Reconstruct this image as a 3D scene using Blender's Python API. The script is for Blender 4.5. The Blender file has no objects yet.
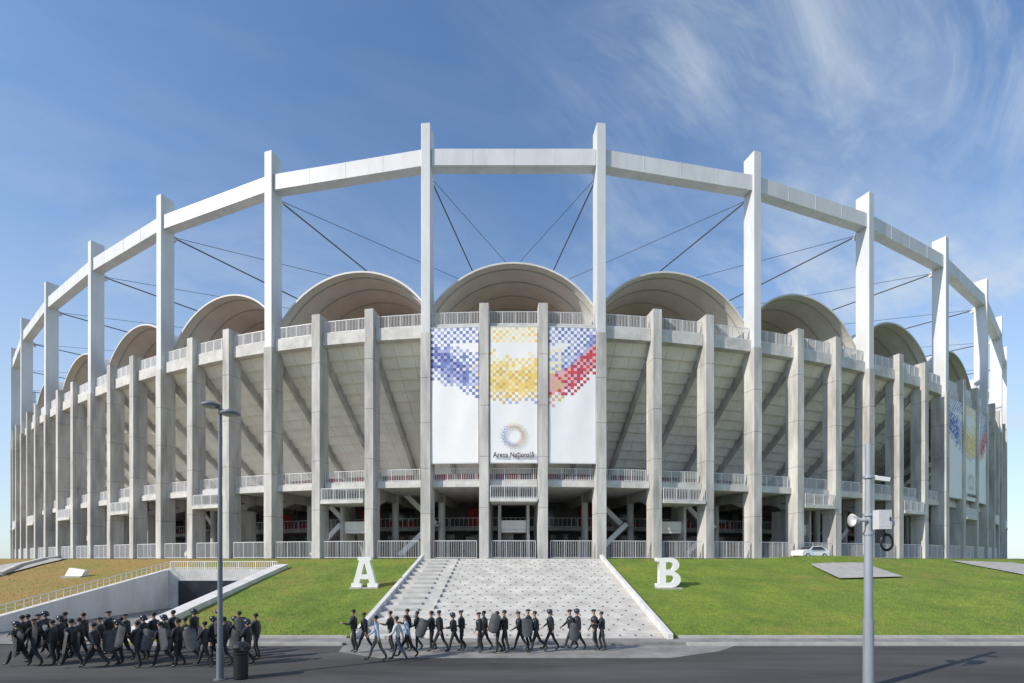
import bpy, math, random
import numpy as np
from mathutils import Vector, Matrix
random.seed(7); np.random.seed(7)
S=bpy.context.scene
COL=S.collection
V=Vector
# ------------------------------------------------------------------ materials
def mat(name,col,rough=0.7,var=0.15,scale=1.5,stretch=(1,1,1),bump=0.0,bscale=20,metal=0.0,col2=None,detail=6):
    m=bpy.data.materials.new(name); m.use_nodes=True
    nt=m.node_tree; N=nt.nodes; L=nt.links
    b=N['Principled BSDF']; b.inputs['Roughness'].default_value=rough; b.inputs['Metallic'].default_value=metal
    g=N.new('ShaderNodeNewGeometry'); mp=N.new('ShaderNodeMapping'); mp.inputs['Scale'].default_value=stretch
    L.new(g.outputs['Position'],mp.inputs['Vector'])
    n=N.new('ShaderNodeTexNoise'); n.inputs['Scale'].default_value=scale; n.inputs['Detail'].default_value=detail; n.inputs['Roughness'].default_value=0.65
    L.new(mp.outputs[0],n.inputs['Vector'])
    r=N.new('ShaderNodeValToRGB'); r.color_ramp.elements[0].position=0.3; r.color_ramp.elements[1].position=0.7
    c=V(col); c2=V(col2) if col2 else c*(1-var*1.3)
    c1=c*(1+var*0.7) if not col2 else c
    r.color_ramp.elements[0].color=(*c2,1); r.color_ramp.elements[1].color=(min(c1[0],1),min(c1[1],1),min(c1[2],1),1)
    L.new(n.outputs['Fac'],r.inputs[0]); L.new(r.outputs[0],b.inputs['Base Color'])
    if bump>0:
        n2=N.new('ShaderNodeTexNoise'); n2.inputs['Scale'].default_value=bscale; n2.inputs['Detail'].default_value=5
        L.new(g.outputs['Position'],n2.inputs['Vector'])
        bp=N.new('ShaderNodeBump'); bp.inputs['Strength'].default_value=bump; bp.inputs['Distance'].default_value=0.05
        L.new(n2.outputs['Fac'],bp.inputs['Height']); L.new(bp.outputs[0],b.inputs['Normal'])
    return m
M={}
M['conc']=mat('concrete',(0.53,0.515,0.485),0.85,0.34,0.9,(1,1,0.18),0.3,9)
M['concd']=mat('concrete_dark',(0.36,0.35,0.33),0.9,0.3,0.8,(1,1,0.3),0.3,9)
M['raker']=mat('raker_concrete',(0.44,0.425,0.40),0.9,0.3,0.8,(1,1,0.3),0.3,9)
M['white']=mat('white_steel',(0.62,0.63,0.64),0.5,0.12,0.5,(1,1,0.25))
M['panel']=mat('soffit_panel',(0.83,0.80,0.73),0.75,0.12,0.35,(1,1,0.6),0.05,4)
M['slab']=mat('slab_concrete',(0.60,0.585,0.555),0.85,0.2,1.2,(1,1,1),0.2,10)
M['rail']=mat('rail_metal',(0.68,0.68,0.68),0.45,0.06,2,metal=0.1)
M['fabric']=mat('canopy_fabric',(0.70,0.68,0.635),0.8,0.12,0.35,(1,1,1))
M['fabout']=mat('canopy_outer',(0.62,0.61,0.585),0.6,0.1,0.5)
M['rib']=mat('canopy_rib',(0.42,0.41,0.385),0.6,0.1,2)
M['cable']=mat('cable_steel',(0.10,0.10,0.11),0.5,0.1,3,metal=0.4)
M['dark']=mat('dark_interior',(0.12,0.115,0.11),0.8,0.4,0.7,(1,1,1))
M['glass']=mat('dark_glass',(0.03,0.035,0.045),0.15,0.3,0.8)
M['red']=mat('red_paint',(0.42,0.03,0.03),0.6,0.2,2)
M['asphalt']=mat('asphalt',(0.075,0.073,0.072),0.88,0.45,0.45,(0.2,1,1),0.35,60,detail=10)
M['pave']=mat('paving',(0.26,0.25,0.24),0.85,0.30,0.9,(1,1,1),0.2,30)
M['kerb']=mat('kerb_stone',(0.42,0.41,0.385),0.85,0.18,1.5,(1,1,1),0.1,20)
M['stair']=mat('stair_stone',(0.58,0.56,0.525),0.85,0.2,0.8,(1,1,1),0.1,20)
M['stud']=mat('stud_metal',(0.13,0.125,0.12),0.6,0.2,3)
M['wallw']=mat('white_render_wall',(0.66,0.645,0.615),0.8,0.16,0.8,(1,1,0.4))
M['blade']=mat('grass_blades',(0.27,0.35,0.045),0.8,0.2,0.35,col2=(0.13,0.20,0.024))
M['letter']=mat('letter_white',(0.82,0.81,0.78),0.55,0.05,1.5)
M['bwhite']=mat('banner_white',(0.82,0.82,0.82),0.7,0.03,0.6)
bcols={'navy':(0.09,0.10,0.30),'blue':(0.16,0.22,0.48),'lilac':(0.38,0.41,0.64),'pale':(0.62,0.64,0.76),
 'yellow':(0.82,0.60,0.18),'cream':(0.84,0.74,0.46),'ochre':(0.62,0.46,0.18),
 'redp':(0.60,0.07,0.09),'maroon':(0.34,0.06,0.14),'pink':(0.76,0.42,0.44),'brown':(0.28,0.16,0.07)}
for k,c in bcols.items(): M[k]=mat('print_'+k,c,0.7,0.03,1)
M['ink']=mat('print_ink',(0.02,0.018,0.03),0.7,0.05,1)
M['uni']=mat('uniform_cloth',(0.020,0.022,0.028),0.85,0.3,6,bump=0.4,bscale=14)
M['uni2']=mat('trouser_cloth',(0.028,0.029,0.034),0.85,0.3,6,bump=0.4,bscale=14)
M['skin']=mat('skin',(0.42,0.25,0.17),0.6,0.08,8)
M['boot']=mat('boot_leather',(0.012,0.012,0.012),0.45,0.1,5)
M['shirt']=mat('light_blue_shirt',(0.36,0.44,0.56),0.8,0.1,6,bump=0.3,bscale=14)
M['shirtw']=mat('pale_shirt',(0.58,0.58,0.58),0.8,0.1,6,bump=0.3,bscale=14)
M['jeans']=mat('jeans',(0.035,0.045,0.08),0.85,0.2,8)
M['khaki']=mat('grey_trousers',(0.14,0.13,0.12),0.85,0.2,8)
M['hair']=mat('hair',(0.02,0.015,0.012),0.7,0.2,20)
M['helmet']=mat('helmet_shell',(0.03,0.035,0.05),0.25,0.1,6)
M['shield']=mat('shield_plastic',(0.09,0.094,0.10),0.22,0.3,3)
M['shieldg']=mat('shield_rim',(0.02,0.02,0.02),0.5,0.1,3)
M['pole']=mat('galvanised_pole',(0.33,0.36,0.40),0.45,0.15,1.5,(1,1,0.2),metal=0.3)
M['poled']=mat('dark_pole_paint',(0.16,0.18,0.21),0.5,0.15,1.5,(1,1,0.2))
M['black']=mat('black_plastic',(0.018,0.018,0.02),0.4,0.1,4)
M['box']=mat('grey_box_paint',(0.55,0.56,0.57),0.5,0.08,4)
M['lens']=mat('lamp_lens',(0.55,0.55,0.5),0.3,0.05,4)
M['car']=mat('white_car_paint',(0.78,0.79,0.80),0.25,0.02,2)
M['seat']=mat('red_seating',(0.34,0.04,0.04),0.6,0.3,3)

def grass_mat():
    m=bpy.data.materials.new('grass_ground'); m.use_nodes=True
    nt=m.node_tree;N=nt.nodes;L=nt.links;b=N['Principled BSDF'];b.inputs['Roughness'].default_value=0.9
    g=N.new('ShaderNodeNewGeometry')
    def noise(sc,det,st=(1,1,1)):
        mp=N.new('ShaderNodeMapping');mp.inputs['Scale'].default_value=st
        L.new(g.outputs['Position'],mp.inputs['Vector'])
        n=N.new('ShaderNodeTexNoise');n.inputs['Scale'].default_value=sc;n.inputs['Detail'].default_value=det;n.inputs['Roughness'].default_value=0.7
        L.new(mp.outputs[0],n.inputs['Vector']);return n
    n1=noise(3.0,9);n2=noise(0.18,7,(1,1.6,1));n3=noise(14,4);n4=noise(0.35,6,(1,1,1))
    r1=N.new('ShaderNodeValToRGB');r1.color_ramp.elements[0].position=0.3;r1.color_ramp.elements[1].position=0.72
    r1.color_ramp.elements[0].color=(0.110,0.170,0.018,1);r1.color_ramp.elements[1].color=(0.225,0.305,0.034,1)
    L.new(n1.outputs['Fac'],r1.inputs[0])
    r4=N.new('ShaderNodeValToRGB');r4.color_ramp.elements[0].position=0.35;r4.color_ramp.elements[1].position=0.65
    r4.color_ramp.elements[0].color=(0.66,0.76,0.70,1);r4.color_ramp.elements[1].color=(1.12,1.06,1,1)
    L.new(n4.outputs['Fac'],r4.inputs[0])
    m4=N.new('ShaderNodeMixRGB');m4.blend_type='MULTIPLY';m4.inputs[0].default_value=1;L.new(r1.outputs[0],m4.inputs[1]);L.new(r4.outputs[0],m4.inputs[2])
    sx=N.new('ShaderNodeSeparateXYZ');L.new(g.outputs['Position'],sx.inputs[0])
    mr=N.new('ShaderNodeMapRange');mr.inputs['From Min'].default_value=-10;mr.inputs['From Max'].default_value=-34
    mr.inputs['To Min'].default_value=-0.03;mr.inputs['To Max'].default_value=0.27
    L.new(sx.outputs['X'],mr.inputs['Value'])
    ad=N.new('ShaderNodeMath');ad.operation='ADD';L.new(n2.outputs['Fac'],ad.inputs[0]);L.new(mr.outputs[0],ad.inputs[1])
    r2=N.new('ShaderNodeValToRGB');r2.color_ramp.elements[0].position=0.50;r2.color_ramp.elements[1].position=0.80
    L.new(ad.outputs[0],r2.inputs[0])
    mx=N.new('ShaderNodeMixRGB');L.new(r2.outputs[0],mx.inputs[0]);L.new(m4.outputs[0],mx.inputs[1])
    mx.inputs[2].default_value=(0.33,0.21,0.06,1)
    L.new(mx.outputs[0],b.inputs['Base Color'])
    bp=N.new('ShaderNodeBump');bp.inputs['Strength'].default_value=0.8;bp.inputs['Distance'].default_value=0.07
    L.new(n3.outputs['Fac'],bp.inputs['Height']);L.new(bp.outputs[0],b.inputs['Normal'])
    return m
M['grass']=grass_mat()

# ------------------------------------------------------------------ mesh builder
class MB:
    def __init__(s,*mats): s.v=[];s.f=[];s.m=[];s.mats=[M[k] for k in mats]
    def face(s,pts,mi=0):
        n=len(s.v); s.v+= [V(p) for p in pts]; s.f.append(tuple(range(n,n+len(pts)))); s.m.append(mi)
    def hexa(s,p,mi=0):
        n=len(s.v); s.v+=[V(q) for q in p]
        for f in ((3,2,1,0),(4,5,6,7),(0,1,5,4),(1,2,6,5),(2,3,7,6),(3,0,4,7)):
            s.f.append(tuple(n+i for i in f)); s.m.append(mi)
    def box(s,x0,x1,y0,y1,z0,z1,mi=0):
        s.hexa([(x0,y0,z0),(x1,y0,z0),(x1,y1,z0),(x0,y1,z0),(x0,y0,z1),(x1,y0,z1),(x1,y1,z1),(x0,y1,z1)],mi)
    def beam(s,a,b,w,h,mi=0,up=None):
        a=V(a);b=V(b);d=(b-a).normalized(); up=V(up) if up else V((0,0,1))
        if abs(d.dot(up))>0.99: up=V((0,1,0))
        x=d.cross(up).normalized()*w/2; y=x.cross(d).normalized()*h/2
        s.hexa([a-x-y,a+x-y,b+x-y,b-x-y,a-x+y,a+x+y,b+x+y,b-x+y],mi)
    def tube(s,a,b,r1,r2=None,n=10,mi=0,caps=True):
        a=V(a);b=V(b);r2=r1 if r2 is None else r2;d=(b-a).normalized()
        up=V((0,0,1)) if abs(d.z)<0.9 else V((0,1,0))
        x=d.cross(up).normalized();y=x.cross(d)
        k=len(s.v)
        for c,r in ((a,r1),(b,r2)):
            for i in range(n):
                t=2*math.pi*i/n; s.v.append(c+x*math.cos(t)*r+y*math.sin(t)*r)
        for i in range(n):
            j=(i+1)%n; s.f.append((k+i,k+j,k+n+j,k+n+i)); s.m.append(mi)
        if caps:
            s.f.append(tuple(k+i for i in range(n))[::-1]);s.m.append(mi)
            s.f.append(tuple(k+n+i for i in range(n)));s.m.append(mi)
    def lathe(s,c,prof,n=16,mi=0,axis='z',sx=1.0):
        c=V(c);k=len(s.v)
        for r,h in prof:
            for i in range(n):
                t=2*math.pi*i/n
                if axis=='z': s.v.append(c+V((math.cos(t)*r*sx,math.sin(t)*r,h)))
                else: s.v.append(c+V((h,math.cos(t)*r,math.sin(t)*r)))
        for a in range(len(prof)-1):
            for i in range(n):
                j=(i+1)%n; s.f.append((k+a*n+i,k+a*n+j,k+(a+1)*n+j,k+(a+1)*n+i)); s.m.append(mi)
    def ell(s,c,rx,ry,rz,nu=12,nv=8,mi=0,R=None):
        c=V(c);k=len(s.v)
        for a in range(nv+1):
            ph=-math.pi/2+math.pi*a/nv
            for i in range(nu):
                t=2*math.pi*i/nu; p=V((rx*math.cos(ph)*math.cos(t),ry*math.cos(ph)*math.sin(t),rz*math.sin(ph)))
                if R: p=R@p
                s.v.append(c+p)
        for a in range(nv):
            for i in range(nu):
                j=(i+1)%nu; s.f.append((k+a*nu+i,k+a*nu+j,k+(a+1)*nu+j,k+(a+1)*nu+i)); s.m.append(mi)
    def mesh(s,name,origin,smooth=False):
        me=bpy.data.meshes.new(name); o=V(origin)
        me.from_pydata([tuple(p-o) for p in s.v],[],s.f)
        for m in s.mats: me.materials.append(m)
        me.polygons.foreach_set('material_index',s.m)
        if smooth: me.polygons.foreach_set('use_smooth',[True]*len(s.f))
        me.update(); return me
    def obj(s,name,origin=None,parent=None,smooth=False,bevel=0,**props):
        if origin is None:
            if parent is not None: 
                origin=sum(s.v,V((0,0,0)))/len(s.v)
            else: origin=V((sum(p.x for p in s.v)/len(s.v),sum(p.y for p in s.v)/len(s.v),min(p.z for p in s.v)))
        ob=bpy.data.objects.new(name,s.mesh(name,origin,smooth)); COL.objects.link(ob)
        ob.location=V(origin)
        if parent is not None:
            ob.parent=parent; ob.location=V(origin)-wloc(parent)
        if bevel:
            b=ob.modifiers.new('bevel','BEVEL'); b.width=bevel; b.segments=2; b.limit_method='ANGLE'
        for k,v in props.items(): ob[k]=v
        return ob
def wloc(o):
    l=V(o.location)
    while o.parent: o=o.parent; l=l+V(o.location)
    return l
def empty(name,loc,**props):
    e=bpy.data.objects.new(name,None); COL.objects.link(e); e.location=loc; e.empty_display_size=0.5
    for k,v in props.items(): e[k]=v
    return e

# ------------------------------------------------------------------ plan of the stadium
PZ=4.12   # podium level
u=0.0911
Lu=[(86.5,1),(261,1.069),(423.5,1.198),(580,1.372),(736,1.576),(890,1.8125),(1037,2.07)]
Ru=[(89.5,1),(263,1.07),(428,1.19),(590,1.355),(742,1.56),(882,1.80),(1019,2.06)]
def side(lst,sg):
    P=[V((sg*a*u,44*r)) for a,r in lst]
    for ang in ((46,52,59,67,75) if sg<0 else (49,55,62,70,78)):
        t=math.radians(ang); P.append(P[-1]+V((sg*math.cos(t),math.sin(t)))*15.6)
    return P
LP=side(Lu,-1); RP=side(Ru,1)
masts=LP[::-1]+RP
nM=len(masts)
nodes=[];ismast=[]
def cr(p0,p1,p2,p3,t):
    return 0.5*((2*p1)+(p2-p0)*t+(2*p0-5*p1+4*p2-p3)*t*t+(3*p1-p0-3*p2+p3)*t**3)
for i in range(nM-1):
    p0=masts[max(i-1,0)];p1=masts[i];p2=masts[i+1];p3=masts[min(i+2,nM-1)]
    if i==0:p0=2*p1-p2
    if i==nM-2:p3=2*p2-p1
    for k in range(3):
        nodes.append(cr(p0,p1,p2,p3,k/3)); ismast.append(k==0)
nodes.append(masts[-1]);ismast.append(True)
NN=len(nodes)
tang=[];inn=[]
for i in range(NN):
    a=nodes[max(i-1,0)];b=nodes[min(i+1,NN-1)]
    t=(b-a).normalized(); tang.append(t); inn.append(V((-t.y,t.x)))
def P(i,r,z,s=0.0):
    q=nodes[i]+inn[i]*r+tang[i]*s
    return V((q.x,q.y,PZ+z))
def PB(i,f,r,z):
    return P(i,r,z).lerp(P(i+1,r,z),f)
def Yedge(x):
    for i in range(NN-1):
        a,b=nodes[i],nodes[i+1]
        if a.x<=x<=b.x: return a.y+(b.y-a.y)*(x-a.x)/(b.x-a.x)-1.6
    e=nodes[0] if x<0 else nodes[-1]
    return e.y+abs(x-e.x)*0.8-1.6
Y0=24.2
def gz(x,y):
    if y<=Y0: return 0.0
    if -28.4<x<-19.6 and y<40.0: return 0.02
    e=Yedge(x); s=(y-Y0)/(e-Y0)
    if s>=1: z=PZ-0.02
    else:
        z=0.1+(PZ-0.12)*s
        z+=0.05*math.sin(x*0.35+1)*math.sin(y*0.4)*min(1,4*s*(1-s))
        if s>0.96: z=min(z+0.06,PZ)
    if 23<x<38: z+=0.58*math.exp(-((s-0.92)/0.06)**2)*math.sin(math.pi*(x-23)/15)**0.5
    if abs(x)<7.7 and y<42.5: z-=min(0.5,z)
    return z

stad=empty('stadium',(0,60,PZ),label='oval concrete football stadium with white steel masts and arched canopies',category='stadium')
xs=sorted(set([-3500,-1500,-700,-350,-220]+list(np.arange(-160,161,1.6).round(3))+[-7.72,-7.68,7.68,7.72,-28.42,-28.38,-19.62,-19.58]+[220,350,700,1500,3500]))
ys=sorted(set([-300,-60,-10,0,6,12,18,22,24.19,24.21]+list(np.arange(24.8,70,0.8).round(3))+list(np.arange(72,200,4.0))+[39.97,40.0,230,400,900,2500,6000]))
vv=[];ff=[]
for y in ys:
    for x in xs: vv.append((x,y,gz(x,y)))
W=len(xs)
for j in range(len(ys)-1):
    for i in range(W-1):
        a=j*W+i; ff.append((a,a+1,a+W+1,a+W))
me=bpy.data.meshes.new('ground'); me.from_pydata(vv,[],ff); me.materials.append(M['grass']); me.polygons.foreach_set('use_smooth',[True]*len(ff))
g=bpy.data.objects.new('ground',me); COL.objects.link(g); g['kind']='structure'
def flat(name,pts,z,m):
    b=MB(m); b.face([(x,y,z) for x,y in pts]); return b.obj(name,origin=(0,0,0),kind='structure')
flat('road',[(-400,-60),(400,-60),(400,23.0),(-400,23.0)],0.004,'asphalt')
b=MB('pave')
for i in range(NN-1):
    b.face([P(i,-1.2,0.01),P(i+1,-1.2,0.01),P(i+1,16,0.01),P(i,16,0.01)])
b.obj('podium_paving',origin=(0,0,0),kind='structure')
b=MB('pave','kerb')
b.box(-120,-31,23.0,Y0,0.0,0.12); b.box(-120,-31,22.75,22.995,0.0,0.14,1)
b.box(-17,120,23.0,Y0+0.02,0.0,0.12); b.box(8.3,120,22.75,22.995,0.0,0.14,1); b.box(-17,-8.0,22.75,22.995,0,0.14,1)
b.obj('pavement',origin=(0,0,0),kind='structure')
b=MB('kerb')
b.box(8.4,120,Y0+0.03,Y0+0.25,0.0,0.24); b.box(-18.7,-8.3,Y0+0.03,Y0+0.25,0.0,0.24)
b.obj('edging_kerb',origin=(0,0,0),kind='structure')
flat('ramp_floor',[(-28.3,23.0),(-19.7,23.0),(-19.7,39.9),(-28.3,39.9)],0.045,'pave')
flat('apron_path',[(-8.0,22.99),(-7.6,21.2),(-5.5,19.9),(6.5,19.9),(9.2,21.4),(10.5,22.74),(8.2,22.99)],0.012,'pave')
def drape(name,q,n,m,k=0.05):
    b=MB(m)
    q=[V(p) for p in q]
    for i in range(n):
        for j in range(n):
            pts=[]
            for a,c in ((i,j),(i+1,j),(i+1,j+1),(i,j+1)):
                s,t=a/n,c/n
                p=(q[0]*(1-s)+q[1]*s)*(1-t)+(q[3]*(1-s)+q[2]*s)*t
                pts.append((p.x,p.y,max(gz(p.x,p.y),gz(p.x+.3,p.y+.5))+k))
            b.face(pts)
    return b.obj(name,origin=(0,0,0),kind='structure',smooth=True)
drape('side_path',[(25.2,37.2),(31.4,38.8),(32.6,44.4),(26.2,42.4)],14,'kerb')
drape('side_path',[(44,40),(52,41),(58,56),(48,53)],14,'kerb')
drape('side_path',[(-53,44),(-44,41),(-56,62),(-61,64)],14,'kerb')

# ------------------------------------------------------------------ stadium parts
def col(mb,i,w,d,z0,z1,r0=0.0,mi=0):
    p=[P(i,r0,z0,-w/2),P(i,r0,z0,w/2),P(i,r0+d,z0,w/2),P(i,r0+d,z0,-w/2)]
    q=[a+V((0,0,z1-z0)) for a in p]
    mb.hexa(p+q,mi)
for i in range(NN):
    if ismast[i]:
        b=MB('white'); col(b,i,0.84,1.4,20.6,39.7,0.05)
        m=b.obj('mast',parent=stad,bevel=0.03)
        b=MB('conc')
        for q in range(5):
            col(b,i,0.92,1.55,-0.05+4.13*q+(0.02 if q else 0),-0.05+4.13*(q+1))
        b.obj('mast_base',parent=stad,bevel=0.02)
    else:
        b=MB('conc')
        for q in range(5): col(b,i,0.86,1.45,-0.05+4.63*q+(0.02 if q else 0),-0.05+4.63*(q+1))
        b.obj('pier',parent=stad,bevel=0.02)
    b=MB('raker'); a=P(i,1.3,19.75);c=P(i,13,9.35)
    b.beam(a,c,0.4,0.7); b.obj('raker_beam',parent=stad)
mi_=[i for i in range(NN) if ismast[i]]
ci=mi_[nM//2-1]
for k in range(len(mi_)-1):
    i,j=mi_[k],mi_[k+1]
    a=P(i,0.75,0);c=P(j,0.75,0);d=(c-a).normalized()
    a=a+d*0.42;c=c-d*0.42
    b=MB('white'); b.beam(a+V((0,0,36.75)),c+V((0,0,36.75)),1.0,1.5)
    for f in (0.25,0.5,0.75):
        p=a.lerp(c,f)+V((0,0,36.75)); b.beam(p-d*0.03,p+d*0.03,1.03,1.53)
    b.obj('ring_beam',parent=stad,bevel=0.0)
for k,i in enumerate(mi_):
    top=P(i,1.4,35.9)
    base=inn[i]; t=tang[i]
    sg=1 if nodes[i].x<0 else -1
    s=abs(nodes[i].x)
    for (la,drop,r) in ((0.07+0.10*min(s/25,1.2),0.03,0.075),(0.27+0.5*min(s/30,1),0.0,0.03)):
        e2=nodes[i]+ (base+t*sg*la)*48
        b=MB('cable'); b.tube(top,(e2.x,e2.y,PZ+35.9-48*drop),r,n=6)
        b.obj('stay_cable',parent=stad)
    b=MB('white'); b.beam(P(i,1.35,36.0),P(i,1.9,35.7),0.3,0.5); b.obj('cable_anchor',parent=stad)
def railing(mb,p0,p1,h,n,rb=0.018,mi=0,top=0.05):
    p0=V(p0);p1=V(p1)
    z=V((0,0,1))
    mb.beam(p0+z*h,p1+z*h,top,top,mi); mb.beam(p0+z*0.08,p1+z*0.08,top*0.8,top*0.8,mi)
    for q in range(n+1):
        p=p0.lerp(p1,q/n); r=rb*(2.0 if q%8==0 else 1)
        mb.beam(p,p+z*h,r*2,r*2,mi)
ZIG=((ci-1)%6,(ci+3)%6)
for i in range(NN-1):
    b=MB('panel','concd')
    nc,nr=3,13
    for c in range(nc):
        for r in range(nr):
            f0,f1=(c+0.008)/nc,(c+0.992)/nc
            g0,g1=r/nr,(r+1)/nr
            ra0,ra1=1.2+11.6*g0,1.2+11.6*g1; z0=20.3-10.3*g0; z1=20.3-10.3*g1
            b.hexa([PB(i,f0,ra0,z0),PB(i,f1,ra0,z0),PB(i,f1,ra1-.13,z1-.11),PB(i,f0,ra1-.13,z1-.11),
                    PB(i,f0,ra0+.16,z0+.14),PB(i,f1,ra0+.16,z0+.14),PB(i,f1,ra1+.12,z1+.10),PB(i,f0,ra1+.12,z1+.10)],0)
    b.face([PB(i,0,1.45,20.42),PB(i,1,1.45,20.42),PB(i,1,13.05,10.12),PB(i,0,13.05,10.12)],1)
    b.obj('soffit',parent=stad)
    b=MB('slab')
    a0,a1=PB(i,0.085,0.45,20.3),PB(i,0.915,0.45,20.3)
    i0,i1=PB(i,0.085,1.6,20.3),PB(i,0.915,1.6,20.3)
    z=V((0,0,1.15)); b.hexa([a0,a1,i1,i0,a0+z,a1+z,i1+z,i0+z])
    b.obj('parapet',parent=stad,bevel=0.02)
    b=MB('rail'); railing(b,PB(i,0.09,0.62,21.45),PB(i,0.91,0.62,21.45),1.15,30,0.02)
    b.obj('parapet_railing',parent=stad)
    b=MB('slab'); b.hexa([PB(i,0,1.62,20.5),PB(i,1,1.62,20.5),PB(i,1,5,20.5),PB(i,0,5,20.5),PB(i,0,1.62,20.9),PB(i,1,1.62,20.9),PB(i,1,5,20.9),PB(i,0,5,20.9)])
    b.obj('walkway',parent=stad)
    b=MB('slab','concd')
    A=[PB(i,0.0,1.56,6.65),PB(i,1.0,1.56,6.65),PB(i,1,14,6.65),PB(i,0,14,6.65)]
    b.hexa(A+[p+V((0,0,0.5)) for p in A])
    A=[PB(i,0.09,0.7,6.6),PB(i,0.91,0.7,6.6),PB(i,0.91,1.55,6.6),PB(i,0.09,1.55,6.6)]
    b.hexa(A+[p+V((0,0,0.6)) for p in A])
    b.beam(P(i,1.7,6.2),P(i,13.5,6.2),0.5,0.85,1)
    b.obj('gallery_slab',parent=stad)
    b=MB('rail'); railing(b,PB(i,0.09,0.85,7.2),PB(i,0.91,0.85,7.2),1.1,26,0.018); b.obj('gallery_railing',parent=stad)
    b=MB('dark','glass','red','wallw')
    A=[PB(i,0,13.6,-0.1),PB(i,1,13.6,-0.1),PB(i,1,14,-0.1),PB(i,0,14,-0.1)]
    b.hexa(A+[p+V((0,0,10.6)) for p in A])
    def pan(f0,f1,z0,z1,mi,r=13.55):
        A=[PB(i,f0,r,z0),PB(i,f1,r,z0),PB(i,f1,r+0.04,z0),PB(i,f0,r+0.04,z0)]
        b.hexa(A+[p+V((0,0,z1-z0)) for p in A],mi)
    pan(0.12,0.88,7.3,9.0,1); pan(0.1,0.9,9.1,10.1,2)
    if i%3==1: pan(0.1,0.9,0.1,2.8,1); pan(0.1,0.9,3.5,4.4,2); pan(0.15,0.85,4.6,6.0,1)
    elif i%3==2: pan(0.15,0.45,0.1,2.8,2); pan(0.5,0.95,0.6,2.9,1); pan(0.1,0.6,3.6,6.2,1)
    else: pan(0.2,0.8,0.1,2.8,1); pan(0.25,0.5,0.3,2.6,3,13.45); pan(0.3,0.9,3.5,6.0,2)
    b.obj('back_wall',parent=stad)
    b=MB('conc'); b.tube(P(i,6.2,0),P(i,6.2,6.65),0.36,n=14); b.obj('inner_column',parent=stad,smooth=False)
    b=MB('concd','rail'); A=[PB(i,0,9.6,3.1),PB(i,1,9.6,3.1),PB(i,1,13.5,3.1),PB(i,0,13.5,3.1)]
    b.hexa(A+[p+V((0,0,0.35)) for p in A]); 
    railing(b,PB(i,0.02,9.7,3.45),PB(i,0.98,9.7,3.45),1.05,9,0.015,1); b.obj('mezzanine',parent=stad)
    if i%3==1:
        b=MB('slab')
        A=[PB(i,0.1,-0.1,5.15),PB(i,0.9,-0.1,5.15),PB(i,0.9,3,5.15),PB(i,0.1,3,5.15)]
        b.hexa(A+[p+V((0,0,0.32)) for p in A]); b.obj('balcony',parent=stad)
        b=MB('rail'); railing(b,PB(i,0.11,0.0,5.47),PB(i,0.89,0.0,5.47),1.1,26,0.018); b.obj('balcony_railing',parent=stad)
        b=MB('concd','glass')
        A=[PB(i,0.12,3.1,5.5),PB(i,0.88,3.1,5.5),PB(i,0.88,3.3,5.5),PB(i,0.12,3.3,5.5)]
        b.hexa(A+[p+V((0,0,1.1)) for p in A],1); b.obj('balcony_screen',parent=stad)
        # stair core under the balcony: two piers, landing and short flight facing out
        b=MB('conc','panel')
        for f in (.22,.74):
            A=[PB(i,f,2.2,0),PB(i,f+.05,2.2,0),PB(i,f+.05,4.6,0),PB(i,f,4.6,0)]; b.hexa(A+[p+V((0,0,5.13)) for p in A],0)
        A=[PB(i,.275,2.6,2.5),PB(i,.735,2.6,2.5),PB(i,.735,4.4,2.5),PB(i,.275,4.4,2.5)]; b.hexa(A+[p+V((0,0,0.28)) for p in A],1)
        A=[PB(i,.275,2.55,2.8),PB(i,.735,2.55,2.8),PB(i,.735,2.65,2.8),PB(i,.275,2.65,2.8)]; b.hexa(A+[p+V((0,0,0.85)) for p in A],1)
        for q in range(10):
            z=.25*q; r_=5.9-.15*q
            A=[PB(i,.3,r_,z),PB(i,.5,r_,z),PB(i,.5,r_+.3,z),PB(i,.3,r_+.3,z)]; b.hexa(A+[p+V((0,0,.24)) for p in A],0)
        b.obj('stair_core',parent=stad)
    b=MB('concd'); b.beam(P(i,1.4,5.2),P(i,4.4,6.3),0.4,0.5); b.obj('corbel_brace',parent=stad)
    if i%6 in ZIG:
        b=MB('letter','concd')
        for lvl in (0,1):
            f0,f1=(0.15,0.85) if lvl==0 else (0.85,0.15); rr0=5.4+1.5*lvl; zb=3.3*lvl
            n=16
            for q in range(n):
                fa=f0+(f1-f0)*q/n; fb=f0+(f1-f0)*(q+1)/n; z=zb+q*0.205
                A=[PB(i,fa,rr0,z),PB(i,fb,rr0,z),PB(i,fb,rr0+1.3,z),PB(i,fa,rr0+1.3,z)]
                b.hexa(A+[p+V((0,0,0.21)) for p in A],1)
            a=PB(i,f0,rr0-.08,zb+.35);c=PB(i,f1,rr0-.08,zb+3.6); b.beam(a,c,0.08,0.5,0)
        A=[PB(i,.84,5.4,3.3),PB(i,.98,5.4,3.3),PB(i,.98,8.2,3.3),PB(i,.84,8.2,3.3)]; b.hexa(A+[p+V((0,0,0.2)) for p in A],1)
        b.obj('stair_flight',parent=stad)
b=MB('seat','concd')
for i in range(NN-1):
    for q in range(12):
        r0=5+q*1.0; z0=20.9-q*0.62
        b.face([PB(i,0,r0,z0),PB(i,1,r0,z0),PB(i,1,r0+1,z0),PB(i,0,r0+1,z0)],0)
        b.face([PB(i,0,r0+1,z0-0.62),PB(i,1,r0+1,z0-0.62),PB(i,1,r0+1,z0),PB(i,0,r0+1,z0)],1)
b.obj('seating_tier',parent=stad,kind='stuff')
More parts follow.
